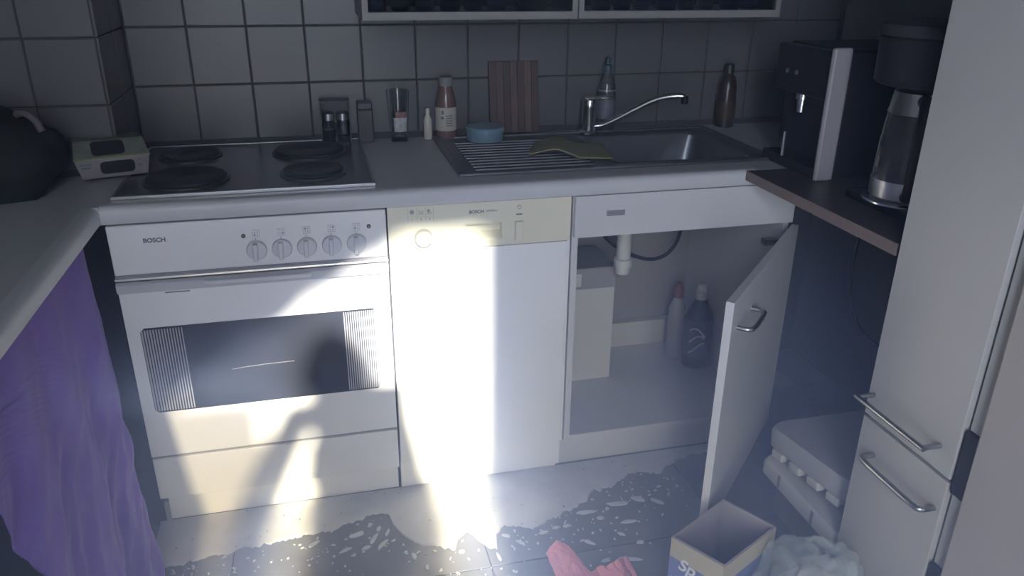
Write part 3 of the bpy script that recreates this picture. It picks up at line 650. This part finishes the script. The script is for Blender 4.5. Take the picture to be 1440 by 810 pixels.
# ================================================================== ON THE FLOOR
KB=[(-.02,-.13),(.017,-.13),(.176,-.106),(.30,-.095),(.433,-.078),(.50,-.05),(.528,-.045),(.556,-.05),(.562,-.10),(.590,-.165),(.634,-.195),(.675,-.215),(.70,-.222),(.715,-.19),(.745,-.175),(.765,-.20),(.786,-.245),(.802,-.245),(.812,-.19),(.84,-.17),(.90,-.19),(.945,-.185),(.985,-.155),(1.039,-.144),(1.08,-.12),(1.10,-.085),(1.158,-.080),(1.20,-.055),(1.26,-.03),(1.317,-.055),(1.345,-.03),(1.40,.0),(1.54,.02)]
def kb(x):
    for (a,b),(c,d) in zip(KB[:-1],KB[1:]):
        if a<=x<=c: return b+(d-b)*(x-a)/(c-a)
    return KB[-1][1]
def foam_mat():
    m=bpy.data.materials.new('soap_film'); m.use_nodes=True; nt=m.node_tree; b=nt.nodes['Principled BSDF']
    b.inputs['Roughness'].default_value=.35
    tc_=nt.nodes.new('ShaderNodeTexCoord')
    n=nt.nodes.new('ShaderNodeTexNoise'); n.inputs['Scale'].default_value=9; n.inputs['Detail'].default_value=7
    v=nt.nodes.new('ShaderNodeTexNoise'); v.inputs['Scale'].default_value=75; v.inputs['Detail'].default_value=2
    for q in (n,v): nt.links.new(tc_.outputs['Object'],q.inputs['Vector'])
    c1=nt.nodes.new('ShaderNodeValToRGB'); e=c1.color_ramp.elements; e[0].position=.3; e[0].color=(.42,.43,.46,1); e[1].position=.7; e[1].color=(.56,.57,.60,1)
    c2=nt.nodes.new('ShaderNodeValToRGB'); e=c2.color_ramp.elements; e[0].position=.255; e[0].color=(.28,.28,.3,1); e[1].position=.30; e[1].color=(1,1,1,1)
    nt.links.new(n.outputs['Fac'],c1.inputs[0]); nt.links.new(v.outputs['Fac'],c2.inputs[0])
    mx=nt.nodes.new('ShaderNodeMix'); mx.data_type='RGBA'; mx.blend_type='MULTIPLY'; mx.inputs[0].default_value=1
    nt.links.new(c1.outputs[0],mx.inputs[6]); nt.links.new(c2.outputs[0],mx.inputs[7]); nt.links.new(mx.outputs[2],b.inputs['Base Color'])
    return m
M_FOAM=foam_mat()
xs=[-.015+.003*i for i in range(519)]
vs=[];fs=[]
for x in xs:
    y0=kb(min(max(x,-.02),1.539))+.016*noise.noise((x*28,0,3))+.010*noise.noise((x*75,4,0))+.005*noise.noise((x*190,0,9))
    for t,z in ((0,.0003),(.004,.0019),(.012,.0025),(None,.0022)):
        vs.append((x,y0+t if t is not None else .050,z))
for i in range(len(xs)-1):
    for k in range(3): fs.append((i*4+k,(i+1)*4+k,(i+1)*4+k+1,i*4+k+1))
tag(stuff(MB().add(vs,fs).build('soap_film',M_FOAM,smooth=True)),'whitish soapy water film spread over the floor before the units','soap suds')
# separate suds blobs on the dark floor
def blob(x,y,rx,ry,a,m=M_FOAM):
    n=18; s=random.uniform(0,50); ring=[];top=[]
    for k in range(n):
        t=2*PI*k/n; d=1+.35*noise.noise((math.cos(t)*1.5+s,math.sin(t)*1.5,s))
        px,py=rx*d*math.cos(t),ry*d*math.sin(t)
        c,s_=math.cos(a),math.sin(a)
        ring.append((x+px*c-py*s_,y+px*s_+py*c,.0002)); top.append((x+.8*(px*c-py*s_),y+.8*(px*s_+py*c),.0022))
    return ring+top,[(k,(k+1)%n,n+(k+1)%n,n+k) for k in range(n)]+[tuple(range(n,2*n))]
BIG=[(.365,-.125,.018,.006,.6),(.47,-.115,.020,.010,.3),(.51,-.14,.022,.006,1.1),(.525,-.105,.012,.005,1.2),(.53,-.165,.020,.006,.9),(.49,-.168,.013,.006,.5),(.505,-.085,.009,.006,1.),(.44,-.165,.016,.005,.4),(.545,-.125,.015,.004,1.2),(.715,-.235,.008,.007,0),(.80,-.275,.016,.005,1.7),(.835,-.205,.012,.006,-.5),(.862,-.236,.014,.005,-.9),(1.06,-.165,.028,.008,-.1),(1.09,-.195,.009,.008,0),(.965,-.205,.011,.006,0),(.995,-.205,.012,.006,0),(.93,-.215,.014,.006,.1),(1.155,-.150,.030,.010,-.1),(1.215,-.145,.020,.010,-.6),(1.155,-.225,.022,.007,0),(1.03,-.275,.016,.006,-.8),(1.155,-.305,.010,.007,0),(1.26,-.165,.020,.008,-.7),(1.12,-.265,.010,.006,-.8),(1.11,-.355,.026,.007,-.3),(1.05,-.345,.014,.006,.2),(.60,-.225,.006,.014,.2),(.625,-.27,.005,.010,0)]
for b_ in BIG:
    v_,f_=blob(*b_); o=MB().add(v_,f_).build('suds_patch',M_FOAM,smooth=True)
    tag(o,'small white patch of suds on the dark wet floor','suds patch','suds patches on the dark floor')
mb=MB()
for _ in range(260):
    x=random.uniform(.02,1.35); y=kb(x)-abs(random.gauss(.0,.10))-.012
    if y<-.48: continue
    r_=random.uniform(.001,.0035); v_,f_=blob(x,y,r_*random.uniform(1,2.2),r_,random.uniform(0,3)); mb.add(v_,f_)
tag(stuff(mb.build('suds_splashes',M_FOAM)),'fine white splashes of suds scattered over the dark floor','splashes')

# pink cloth
def fp(u,v):
    x=.912+.185*u; y=-.300-.30*v-.075*u+.03*math.sin(u*7)*(1-v)
    z=.006+.012*abs(noise.noise((u*3.2,v*3.2,1)))*1.6+.010*math.exp(-((u-.25-.2*v)/.16)**2)+.009*math.exp(-((u-.75)/.15)**2)*(1-v)+.004*math.sin(u*9+v*4)+.010*abs(noise.noise((u*9,v*8,4)))+.005*abs(noise.noise((u*22,v*20,6)))
    y-=.05*math.exp(-((u-.45)/.09)**2)*(1-v)
    return (x,y,max(z,.004))
tag(solid(sheet(fp,80,70).build('cleaning_rag',M_PINK,smooth=True),.002,1),'crumpled pink cloth lying on the wet floor','cloth')

# open cardboard box
bxk=thing('cardboard_box','open cardboard box printed yellow and blue standing beside the plastic bag','box',(1.22,-.53,0))
P=[Vector((1.113,-.539)),Vector((1.280,-.450)),Vector((1.345,-.560)),Vector((1.178,-.645))]
hz=.22; t_=.004
cen=sum(P,Vector((0,0)))/4
def wallp(a,b,z0,z1,inn=t_):
    ai=a+(cen-a).normalized()*inn*1.6; bi=b+(cen-b).normalized()*inn*1.6
    return MB().hexa([(a.x,a.y,z0),(b.x,b.y,z0),(bi.x,bi.y,z0),(ai.x,ai.y,z0)],[(a.x,a.y,z1),(b.x,b.y,z1),(bi.x,bi.y,z1),(ai.x,ai.y,z1)])
for i in range(4):
    a,b=P[i],P[(i+1)%4]
    wallp(a,b,.004,hz).build('side_wall',M_CARDIN,bxk)
MB().prism([tuple(p) for p in P],0,.004,'z').build('bottom',M_CARDIN,bxk)
M_YP=mat('yellow_print',(.44,.40,.30),.7,var=.08,scale=15); M_BP=mat('blue_print',(.15,.18,.36),.65,var=.12,scale=15)
def skin_panel(a,b,u0,u1,z0,z1,m,nm,off=.0012):
    d=(b-a); n=Vector((d.y,-d.x)).normalized()
    if n.dot(a-cen)<0: n=-n
    p,q=a+d*u0+n*off*.2,a+d*u1+n*off*.2; p2,q2=p+n*off,q+n*off
    return MB().hexa([(p.x,p.y,z0),(q.x,q.y,z0),(q2.x,q2.y,z0),(p2.x,p2.y,z0)],[(p.x,p.y,z1),(q.x,q.y,z1),(q2.x,q2.y,z1),(p2.x,p2.y,z1)]).build(nm,m,bxk)
for a,b in ((P[3],P[0]),(P[0],P[1]),(P[2],P[3])):
    skin_panel(a,b,.0,1,hz-.048,hz-.001,M_YP,'yellow_panel'); skin_panel(a,b,0,1,.005,hz-.048,M_BP,'blue_panel')
# lettering on the face towards the viewer (P3 -> P0)
a,b=P[0],P[3]; d=(b-a).normalized(); n=Vector((d.y,-d.x)); n=n if n.dot(a-cen)>0 else -n
cu_=bpy.data.curves.new('lettering','FONT'); cu_.body='Sp'; cu_.size=.042; cu_.extrude=.0006; cu_.offset=.0008; cu_.shear=.25
tmp=bpy.data.objects.new('lettering',cu_); me=bpy.data.meshes.new_from_object(tmp); bpy.data.objects.remove(tmp)
for v in me.vertices:
    q=a+d*(.022+v.co.x)+n*(.0022+v.co.z); v.co=(q.x,q.y,hz-.068+v.co.y)
me.materials.clear(); me.materials.append(mat('white_lettering',(.7,.7,.72),.6,var=.03))
link(me,'lettering',(0,0,0),bxk)
for k in range(2): skin_panel(P[0],P[3],.05,.95-.3*k,hz-.115-.035*k,hz-.098-.035*k,mat('pale_blue_print',(.36,.40,.58),.6,var=.05),'print_band',.0024)

# clear plastic bag
def bag_mat():
    m=bpy.data.materials.new('clear_film'); m.use_nodes=True; nt=m.node_tree; b=nt.nodes['Principled BSDF']
    b.inputs['Base Color'].default_value=(.55,.62,.64,1); b.inputs['Roughness'].default_value=.07; b.inputs['Alpha'].default_value=.30
    tc_=nt.nodes.new('ShaderNodeTexCoord'); n=nt.nodes.new('ShaderNodeTexNoise'); n.inputs['Scale'].default_value=30; n.inputs['Detail'].default_value=5
    nt.links.new(tc_.outputs['Object'],n.inputs['Vector']); bp=nt.nodes.new('ShaderNodeBump'); bp.inputs['Strength'].default_value=.5; bp.inputs['Distance'].default_value=.006
    nt.links.new(n.outputs['Fac'],bp.inputs['Height']); nt.links.new(bp.outputs[0],b.inputs['Normal'])
    return m
pb=thing('plastic_bag','crumpled clear plastic bag of rubbish lying beside the cardboard box','bag',(1.365,-.672,0))
def crumple(name,c,rad,m,parent,amp,seed,sub=5):
    o=lump(name,c,rad,m,parent,amp,3,seed,sub)
    for v in o.data.vertices:
        p=v.co.copy(); k=abs(noise.noise(p*16+Vector((seed,0,0))))*.030+abs(noise.noise(p*38))*.010
        if p.z>.01: v.co=p-p.normalized()*k
    for p in o.data.polygons: p.use_smooth=False
    return o
crumple('film',(1.365,-.672,.002),(.122,.098,.158),bag_mat(),pb,.14,2)
lump('tissue_wad',(1.33,-.69,.06),(.062,.055,.055),mat('pale_rubbish',(.42,.44,.44),.8,var=.2,scale=20),pb,.3,4,5)
lump('green_wrapper',(1.40,-.70,.08),(.055,.05,.05),mat('greenish_rubbish',(.26,.34,.31),.7,var=.2,scale=20),pb,.3,4,8)
lump('grey_wrapper',(1.38,-.66,.12),(.07,.04,.05),mat('grey_rubbish',(.30,.30,.32),.7,var=.2,scale=20),pb,.3,4,11)

# white lidded bin under the shelf
bn=thing('storage_bin','white plastic bin with raised rounded lid under the side shelf','bin',(1.74,-.42,0))
def rbox(x0,x1,y0,y1,z0,z1,r,M=None,dome=0.0):
    o=rrect(x0,x1,y0,y1,r,6); n=len(o)
    cx,cy=(x0+x1)/2,(y0+y1)/2
    vs=[(x,y,z0) for x,y in o]+[(x,y,z1-.012) for x,y in o]+[(cx+(x-cx)*.965,cy+(y-cy)*.965,z1) for x,y in o]
    mb=MB().add(vs,[tuple(range(n))[::-1],tuple(range(2*n,3*n))]+[(i,(i+1)%n,n+(i+1)%n,n+i) for i in range(n)]+[(n+i,n+(i+1)%n,2*n+(i+1)%n,2*n+i) for i in range(n)])
    return mb.xform(M) if M else mb
rbox(1.545,1.94,-.560,-.235,.002,.112,.05).build('body',mat('dull_grey_bin',(.14,.14,.16),.6,var=.05),bn,smooth=True)
rbox(1.512,1.96,-.564,-.225,.112,.152,.03).build('lower_rim',M_WPL,bn,smooth=True)
LM=Matrix.Translation((0,-.20,.176))@Matrix.Rotation(-.15,4,'X')@Matrix.Translation((0,.20,0))
rbox(1.532,1.96,-.560,-.200,0,.050,.05,LM).build('lid',mat('grey_white_lid',(.42,.42,.45),.4,var=.04),bn,smooth=True)
for k in range(4):
    y=-.27-.075*k
    B(1.527,1.560,y-.022,y+.022,-.022,-.001).xform(LM).build('catch',M_WPL,bn,bevel=.004)
for k in range(2):
    y=-.32-.14*k
    B(1.5095,1.5125,y-.004,y+.004,.116,.150).build('rim_notch',M_GREYPL,bn)

# ================================================================== BEHIND THE VIEWER
# unseen drape added to shade the upper left of the oven
def fd(u,v):
    x=OX0+.01+u*(OX1-OX0-.02)
    zt=OZ-.01; zb=1.93+(x+.20)*.66
    z=zt+(min(zb,zt-.012)-zt)*v
    return (x,YR-.015+.012*math.sin(u*46+v*2),z)
tag(solid(sheet(fd,80,14).build('shading_drape',mat('thick_linen',(.30,.27,.24),.95,var=.08,scale=20,bump=.1),smooth=True),.003),'unseen linen drape added across the balcony door top to cut the sun','drape')
# unseen sheer added to dim the sun on the oven's left side
sm_=bpy.data.materials.new('sheer_voile'); sm_.use_nodes=True; nt=sm_.node_tree
b_=nt.nodes['Principled BSDF']; b_.inputs['Base Color'].default_value=(.75,.68,.55,1); b_.inputs['Roughness'].default_value=.9
tr_=nt.nodes.new('ShaderNodeBsdfTransparent'); tr_.inputs[0].default_value=(1,.93,.80,1)
mx_=nt.nodes.new('ShaderNodeMixShader'); mx_.inputs[0].default_value=.80
nt.links.new(tr_.outputs[0],mx_.inputs[1]); nt.links.new(b_.outputs[0],mx_.inputs[2]); nt.links.new(mx_.outputs[0],nt.nodes['Material Output'].inputs['Surface'])
def fs_(u,v): return (OX0+.032+u*.31,YR-.040+.010*math.sin(u*40),.02+(2.0-.02)*v)
tag(sheet(fs_,50,4).build('dimming_sheer',sm_,smooth=True),'unseen cream sheer added at one side of the balcony door to weaken the sun','curtain')
# the person taking the picture, whose shadow falls on the oven
def person():
    bm=bmesh.new()
    def ball(p,r,s=(1,1,1)):
        bmesh.ops.create_icosphere(bm,subdivisions=2,radius=r,matrix=Matrix.Translation(p)@Matrix.Diagonal((*s,1)))
    def limb(a,b,ra,rb,n=None):
        a,b=Vector(a),Vector(b); n=n or max(3,int((b-a).length/(min(ra,rb)*.45)))
        for i in range(n+1):
            t=i/n; ball(a.lerp(b,t),ra+(rb-ra)*t)
    cx,cy=.300,-2.080
    hx=cx+.020
    ball((hx,cy+.015,1.592),.086,(.90,1.02,1.18)); ball((hx,cy+.03,1.545),.064,(.9,1,1))
    ball((hx,cy+.112,1.58),.016,(.8,1,1.3))
    for s in (-1,1): ball((hx+s*.078,cy+.01,1.585),.022,(.4,.8,1.2))
    for z,rx in ((1.52,.092),(1.48,.105),(1.45,.115),(1.41,.120)): ball((hx+.016+(1.52-z)*.3,cy-.012,z),.07,(rx/.07,1.05,.7))    # neck and shoulder bulk added to slope the shadow outline
    for z,rx,ry in ((1.36,.165,.10),(1.30,.155,.105),(1.20,.150,.105),(1.10,.150,.10),(1.0,.155,.10),(.92,.165,.108),(.86,.165,.11)):
        ball((cx+{1.36:.05,1.30:.06}.get(z,.082),cy,z),.1,({1.36:1.30,1.30:1.50}.get(z,1.78),ry/.1,.9))
    ph=CAM-fw*.010
    def hand(gr,s):
        for k in range(4):
            b0=gr+uu*(.030-.019*k)+rr*(s*.010)-fw*.012
            limb(b0,b0+fw*.020+rr*(s*.004),.009,.0085); limb(b0+fw*.020+rr*(s*.004),b0+fw*.016-rr*(s*.018),.0085,.0075)
        t0=gr-uu*.030-fw*.014; limb(t0,t0+uu*.03-rr*(s*.018)-fw*.004,.011,.009)
    for s in (-1,1):
        sh=(cx+.115,cy,1.375) if s>0 else (cx-.085,cy+.01,1.480)
        if s>0:
            el=(cx+.210,cy+.05,1.110); gr=ph+rr*.030-uu*.018-fw*.012; wr=gr-fw*.045+rr*.012-uu*.05
            limb(sh,el,.058,.048); limb(el,wr,.046,.030); limb(wr,gr+rr*.006-fw*.01,.030,.026); hand(gr,1)
        else:
            el=(cx-.222,cy+.03,1.195); wr=(cx-.215,cy+.13,.96); limb((cx-.02,cy,1.49),sh,.045,.034)
            limb(sh,el,.040,.052); limb(el,wr,.050,.032)
            gr=Vector((cx-.214,cy+.150,.895)); limb(wr,gr,.030,.026)
            for k in range(4):
                b0=gr+Vector((.0,.030-.019*k,-.015)); limb(b0,b0+Vector((.004,.006,-.040+.004*abs(k-1))),.009,.0085); limb(b0+Vector((.004,.006,-.040)),b0+Vector((.014,.006,-.068+.005*abs(k-1))),.0085,.0075)
            t0=gr+Vector((.006,.030,.01)); limb(t0,t0+Vector((.012,.026,-.035)),.011,.009)
        hip=(cx+.02+s*.09,cy,.86); kn=(cx+.02+s*.10,cy+.02,.47); an=(cx+.02+s*.105,cy-.01,.085)
        limb(hip,kn,.088,.062); limb(kn,an,.060,.042)
        limb((cx+.02+s*.107,cy-.03,.040),(cx+.02+s*.125,cy+.16,.033),.042,.034)
    me=bpy.data.meshes.new('person'); bm.to_mesh(me); bm.free()
    m=bpy.data.materials.new('clothed_figure'); m.use_nodes=True; nt=m.node_tree; b=nt.nodes['Principled BSDF']; b.inputs['Roughness'].default_value=.85
    g=nt.nodes.new('ShaderNodeNewGeometry'); sx=nt.nodes.new('ShaderNodeSeparateXYZ'); nt.links.new(g.outputs['Position'],sx.inputs[0])
    cr=nt.nodes.new('ShaderNodeValToRGB'); cr.color_ramp.interpolation='CONSTANT'; e=cr.color_ramp.elements
    e[0].color=(.02,.02,.02,1); e[1].position=.045; e[1].color=(.03,.04,.08,1)
    for p_,c_ in ((.52,(.12,.12,.13,1)),(.845,(.55,.38,.30,1)),(.945,(.05,.035,.025,1))): q=e.new(p_); q.color=c_
    mr=nt.nodes.new('ShaderNodeMapRange'); mr.inputs[2].default_value=1.75; nt.links.new(sx.outputs[2],mr.inputs[0]); nt.links.new(mr.outputs[0],cr.inputs[0])
    nt.links.new(cr.outputs[0],b.inputs['Base Color']); me.materials.append(m)
    o=bpy.data.objects.new('person',me); COL.objects.link(o)
    r_=o.modifiers.new('skin','REMESH'); r_.mode='VOXEL'; r_.voxel_size=.008; r_.use_smooth_shade=True
    sm=o.modifiers.new('soften','SMOOTH'); sm.iterations=3
    return tag(o,'person in grey top and dark trousers holding up a phone in the right hand','person')
person()
phn=thing('phone','black phone held up in the right hand','phone',CAM-fw*.012)
pc=Matrix(CAMM); 
MB().box(-.130,.018,-.060,.014,.010,.018).xform(pc).build('phone_body',M_BLACK,phn,bevel=.003)

# bluish scattering volume added for the veiling lens glare
hm=bpy.data.materials.new('glare_veil'); hm.use_nodes=True; nt=hm.node_tree; nt.nodes.remove(nt.nodes['Principled BSDF'])
vs_=nt.nodes.new('ShaderNodeVolumeScatter'); vs_.inputs['Color'].default_value=(.43,.57,1,1);  vs_.inputs['Anisotropy'].default_value=-.1
g_=nt.nodes.new('ShaderNodeNewGeometry'); sx_=nt.nodes.new('ShaderNodeSeparateXYZ'); nt.links.new(g_.outputs['Position'],sx_.inputs[0])
mr_=nt.nodes.new('ShaderNodeMapRange'); mr_.interpolation_type='SMOOTHSTEP'      # density set high near the floor to keep the glare low
mr_.inputs[1].default_value=.10; mr_.inputs[2].default_value=1.02; mr_.inputs[3].default_value=GLARE_DENSITY; mr_.inputs[4].default_value=GLARE_DENSITY*.02
nt.links.new(sx_.outputs[2],mr_.inputs[0]); nt.links.new(mr_.outputs[0],vs_.inputs['Density'])
nt.links.new(vs_.outputs[0],nt.nodes['Material Output'].inputs['Volume'])
tag(stuff(B(XL-.05,XR+.05,YR-.05,YB+.05,-.05,H+.05).build('glare_veil',hm)),'thin bluish scattering volume added in the room for lens glare','glare_veil')
